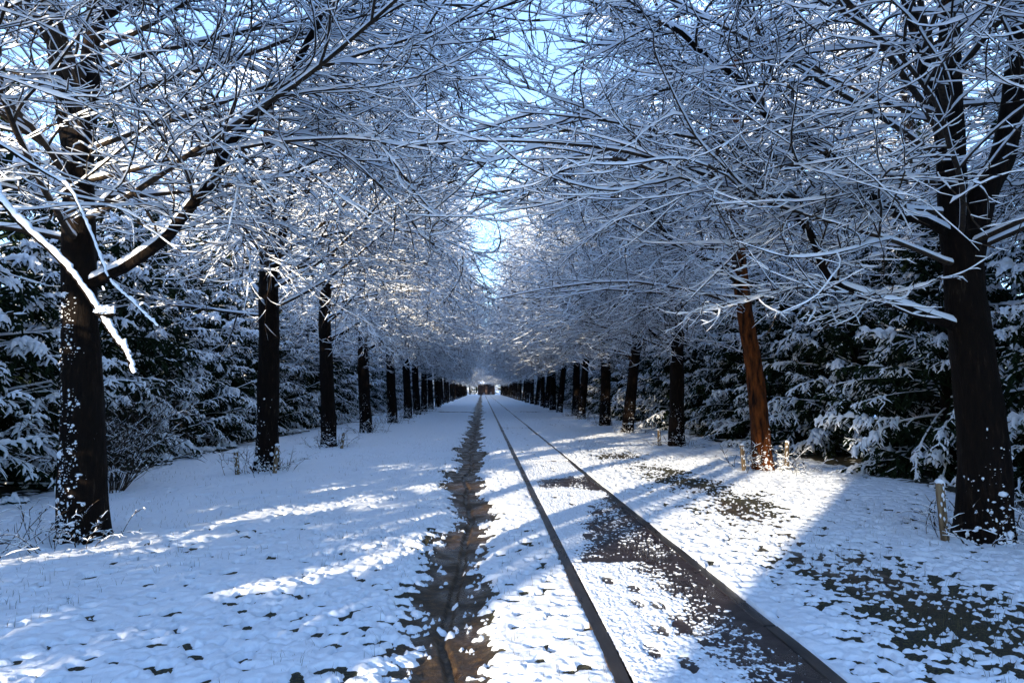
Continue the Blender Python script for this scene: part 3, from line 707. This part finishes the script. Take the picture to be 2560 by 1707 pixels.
# ------------------------------------------------------------------ the far end of the avenue
fe = thing('brick_gatehouse', (1.15, 189.0, 0), 'small dark red brick gatehouse closing the far end of the path', 'gatehouse')
mb = MB()
mb.box(-2.35, -.65, 0, 2.4, -.2, 3.1).box(.95, 2.35, 0, 2.4, -.2, 3.1).box(-.65, .95, .25, 2.4, 2.5, 3.1)
mb.obj('wall', [M_brick], fe, False)
MB().box(-.65, .95, .4, .5, 0, 2.5).obj('door', [M_dark], fe, False)
mb = MB(); mb.add([(-2.6, -.2, 3.1), (2.6, -.2, 3.1), (2.6, 2.6, 3.1), (-2.6, 2.6, 3.1), (-2.6, 1.2, 3.9), (2.6, 1.2, 3.9)], [(0, 1, 5, 4), (2, 3, 4, 5), (0, 3, 2, 1)], 0)
mb.add([(-2.6, -.2, 3.1), (-2.6, 2.6, 3.1), (-2.6, 1.2, 3.9), (2.6, -.2, 3.1), (2.6, 2.6, 3.1), (2.6, 1.2, 3.9)], [(0, 2, 1), (3, 4, 5)], 0)
mb.obj('roof', [M_tsnow], fe, False)
for k, (x, s) in enumerate(((.5, .12), (2.4, .13))):
    copy_thing(con[k], (x, 187.6, 0), k, (s * 1.6, s * 1.6, s), ('round snowy bush at the foot of the gatehouse, %s the door' % ('left of' if k == 0 else 'right of')), 'snowy bushes before the gatehouse')['category'] = 'bush'
ps = MB().box(-.16, .16, -.16, .16, -.1, 2.7).box(-.2, .2, -.2, .2, 2.7, 2.8).obj('concrete_post', [M_conc], None, False)
ps.location = (6.0, 188.5, 0); tag(ps, 'pale grey concrete post standing right of the brick gatehouse', 'post')
fn = thing('board_fence', (6.3, 189.0, 0), 'dark board fence with a purple painted panel right of the grey post', 'fence')
mb = MB()
for k in range(14): mb.box(k * .4, k * .4 + .37, 0, .05, -.1, 2.6)
mb.obj('board_panel', [M_dark], fn, False)
MB().box(.3, 1.2, -.03, -.005, .9, 2.3).obj('painted_panel', [M_purple], fn, False)

for k, (x, y) in enumerate(((-3.5, 199), (1.0, 204), (5.5, 198), (-8, 203), (10, 203))):
    copy_thing(protos[(1, k % 3)], (x, y, 0), k * 1.3, (1.1, 1.1, 1.0), 'bare tree beyond the gatehouse at the far end', 'bare trees beyond the gatehouse')

for k in range(16):  # spruces added as a dark backdrop to dim the bright far openings
    s = 1.5 + .25 * math.sin(k * 2.1)
    copy_thing(con[k % 3], (-34 + k * 4.6, 222 + 5 * math.sin(k * 1.7), 0), k, (s, s, s), 'spruce added as a dark backdrop beyond the gatehouse', 'backdrop spruces added beyond the gatehouse')
# ------------------------------------------------------------------ stakes, weeds, shrub, grass
def stake(x, y, h, lean, label):
    root = thing('wooden_stake', (x, y, 0), label, 'stake', 'short wooden stakes beside the tree trunks')
    root.rotation_euler = (lean[1], lean[0], .3)
    r = np.random.default_rng(int(abs(x * 100)) + int(y * 10))
    n, K = 8, 10; V = []
    for i in range(n):
        zz = -.08 + (h + .08) * i / (n - 1)
        for k in range(K):
            a = k * 6.283 / K; rad = .042 * (1 + r.normal(0, .04)); V.append((math.cos(a) * rad, math.sin(a) * rad, zz))
    F = [(i * K + k, i * K + (k + 1) % K, (i + 1) * K + (k + 1) % K, (i + 1) * K + k) for i in range(n - 1) for k in range(K)]
    V.append((0, 0, h + .003)); c = len(V) - 1; m = MB(); m.add(V, F, 0); m.add(np.zeros((0, 3)), np.zeros((0, 4), int), 0)
    tri = np.array([((n - 1) * K + k, (n - 1) * K + (k + 1) % K, c) for k in range(K)]); m.f.append(tri); m.m.append(np.zeros(K, np.int32))
    m.obj('post', [M_wood], root)
    mb = MB(); blobs(mb, [np.array([0, 0, h + .008])], [np.array([.046, .046, .032])], r)
    blobs(mb, [np.array([math.cos(a) * .042, math.sin(a) * .042, z]) for a, z in zip(r.normal(-1.8, .6, 14), r.uniform(.1, h, 14))], [np.array([.01, .01, .022])] * 14, r)
    mb.obj('snow_cap', [M_tsnow], root)
stake(-3.88, 13.1, .55, (.08, .02), 'short stake right of the second left trunk')
stake(-4.52, 13.0, .45, (-.1, 0), 'short stake left of the second left trunk')
stake(-3.75, 18.6, .45, (.1, 0), 'short stake at the foot of the third left trunk')
stake(4.70, 6.85, .66, (-.10, .02), 'tall leaning stake left of the thick trunk at the right edge')
stake(4.88, 12.65, .56, (-.06, 0), 'sunlit stake left of the orange brown trunk')
stake(5.72, 12.75, .60, (.07, 0), 'sunlit stake right of the orange brown trunk')
stake(4.80, 18.4, .5, (-.05, 0), 'short stake beside the third right trunk')

def make_weed(seed, n=34, h=.45, spread=.5):
    r = np.random.default_rng(seed)
    root = thing('dry_weeds', (0, 0, 0), 'x', 'weeds')
    a = r.uniform(0, 6.28, n); q = r.uniform(.05, spread, n)
    p = np.stack([np.cos(a) * q, np.sin(a) * q, np.zeros(n)], -1)
    d = np.stack([np.cos(a) * r.uniform(.1, 1.0, n), np.sin(a) * r.uniform(.1, 1.0, n), np.ones(n)], -1)
    B = grow(r, p, d, r.uniform(.5, 1.2, n) * h, 8, .16, .14); B[:, 1:, 2] = np.maximum(B[:, 1:, 2], .05)
    mb = MB(); add_level(mb, r, B, .0035, .0020, .009)
    p, d, u = sprout(r, B, 5, .3, .95, 30, 70); B2 = grow(r, p, d, r.uniform(.04, .14, len(p)), 4, .1, .15)
    add_level(mb, r, B2, .0025, .0020, .009)
    mb.obj('stems', [M_twig, M_tsnow], root); return root
weeds = [make_weed(700 + k) for k in range(3)]
wl = [(-4.28, 7.3, 1.1, 'sparse dry weeds around the foot of the nearest left trunk'), (-4.95, 6.9, 1.1, 'dry seed stalks left of the nearest left trunk'),
      (-4.2, 13.2, 1.25, 'snowy brambles around the foot of the second left trunk'),
      (-4.15, 18.9, 1.2, 'snowy brambles around the foot of the third left trunk'), (5.2, 6.9, 1.3, 'snow dusted brambles around the thick trunk at the right edge'),
      (5.35, 12.85, 1.5, 'sunlit frosted weeds around the orange brown trunk'), (5.9, 12.9, 1.1, 'frosted weeds right of the orange brown trunk'), (5.2, 18.4, 1.1, 'frosted weeds around the third right trunk'), (5.9, 7.1, 1.2, 'snowy brambles at the right edge beyond the thick trunk')]
for y, nm in ((25.1, 'fourth'), (31.7, 'fifth'), (37.3, 'sixth'), (42.9, 'seventh'), (49.1, 'eighth')): wl.append((-4.1, y, 1.5, 'dry snowy weeds at the foot of the %s left trunk' % nm))
for y, nm in ((23.8, 'fourth'), (28.8, 'fifth'), (34.3, 'sixth'), (39.3, 'seventh')): wl.append((5.2, y, 1.1, 'dry snowy weeds at the foot of the %s right trunk' % nm))
for i, (x, y, s, lab) in enumerate(wl):
    g = 'dry snowy weeds at the feet of the trunks'
    if i < 3: o = weeds[i]; o.location = (x, y, 0); o.scale = (s, s, s); o['label'] = lab; o['group'] = g
    else: copy_thing(weeds[i % 3], (x, y, 0), i * 1.3, (s, s, s), lab, g)

r = np.random.default_rng(801); n = 60
sh = thing('bare_shrub', (-5.7, 10.9, 0), 'bare twiggy shrub dusted with snow before the spruces, right of the nearest left trunk', 'shrub')
a = r.uniform(0, 6.28, n); p = np.stack([np.cos(a) * .15, np.sin(a) * .15, np.zeros(n)], -1)
d = np.stack([np.cos(a) * r.uniform(.2, .9, n), np.sin(a) * r.uniform(.2, .9, n), np.ones(n)], -1)
B = grow(r, p, d, r.uniform(1.2, 2.1, n), 12, .06, .07); mb = MB(); add_level(mb, r, B, .006, .003, .006)
p, d, u = sprout(r, B, 12, .3, .98, 25, 60); B2 = grow(r, p, d, r.uniform(.15, .5, len(p)), 5, .05, .1); add_level(mb, r, B2, .003, .002, .006)
mb.obj('stems', [M_twig, M_tsnow], sh)

r = np.random.default_rng(55); n = 16000
gy = 2.8 * np.exp(r.random(n) * math.log(22 / 2.8)); gx = r.uniform(-1, 1, n) * np.minimum(6.2, gy * .95 + .5) + .2
keep = ((gx < K0 - .02) | (gx > K3 + .02)) & (np.abs(gx - track_x(gy)) > .34) & ((fbm(gx * .9, gy * .9, 90) > -.05) | (np.abs(np.abs(gx - 1.5) - 1.7) < .5))
gx, gy = gx[keep], gy[keep]; n = len(gx); gz = base_z(gx, gy)
aa = r.uniform(0, 6.28, n); hh = r.uniform(.035, .10, n); ln = r.uniform(.1, .9, n)
w_ = np.stack([np.cos(aa + 1.57), np.sin(aa + 1.57), aa * 0], -1) * .0016
p0 = np.stack([gx, gy, gz], -1); p1 = p0 + np.stack([np.cos(aa) * ln * hh * .4, np.sin(aa) * ln * hh * .4, hh * .6], -1); p2 = p0 + np.stack([np.cos(aa) * ln * hh, np.sin(aa) * ln * hh, hh], -1)
V = np.stack([p0 - w_, p0 + w_, p1 - w_ * .7, p1 + w_ * .7, p2], 1).reshape(-1, 3); i = np.arange(n)[:, None] * 5
mb = MB(); mb.add(V, i + np.array([[0, 1, 3, 2]]), 0); mb.f.append((i + np.array([[2, 3, 4]]))); mb.m.append(np.zeros(n, np.int32))
g_ = mb.obj('grass', [M_grass]); tag(g_, 'thin grass blades poking up through the snow', 'grass'); g_['kind'] = 'stuff'
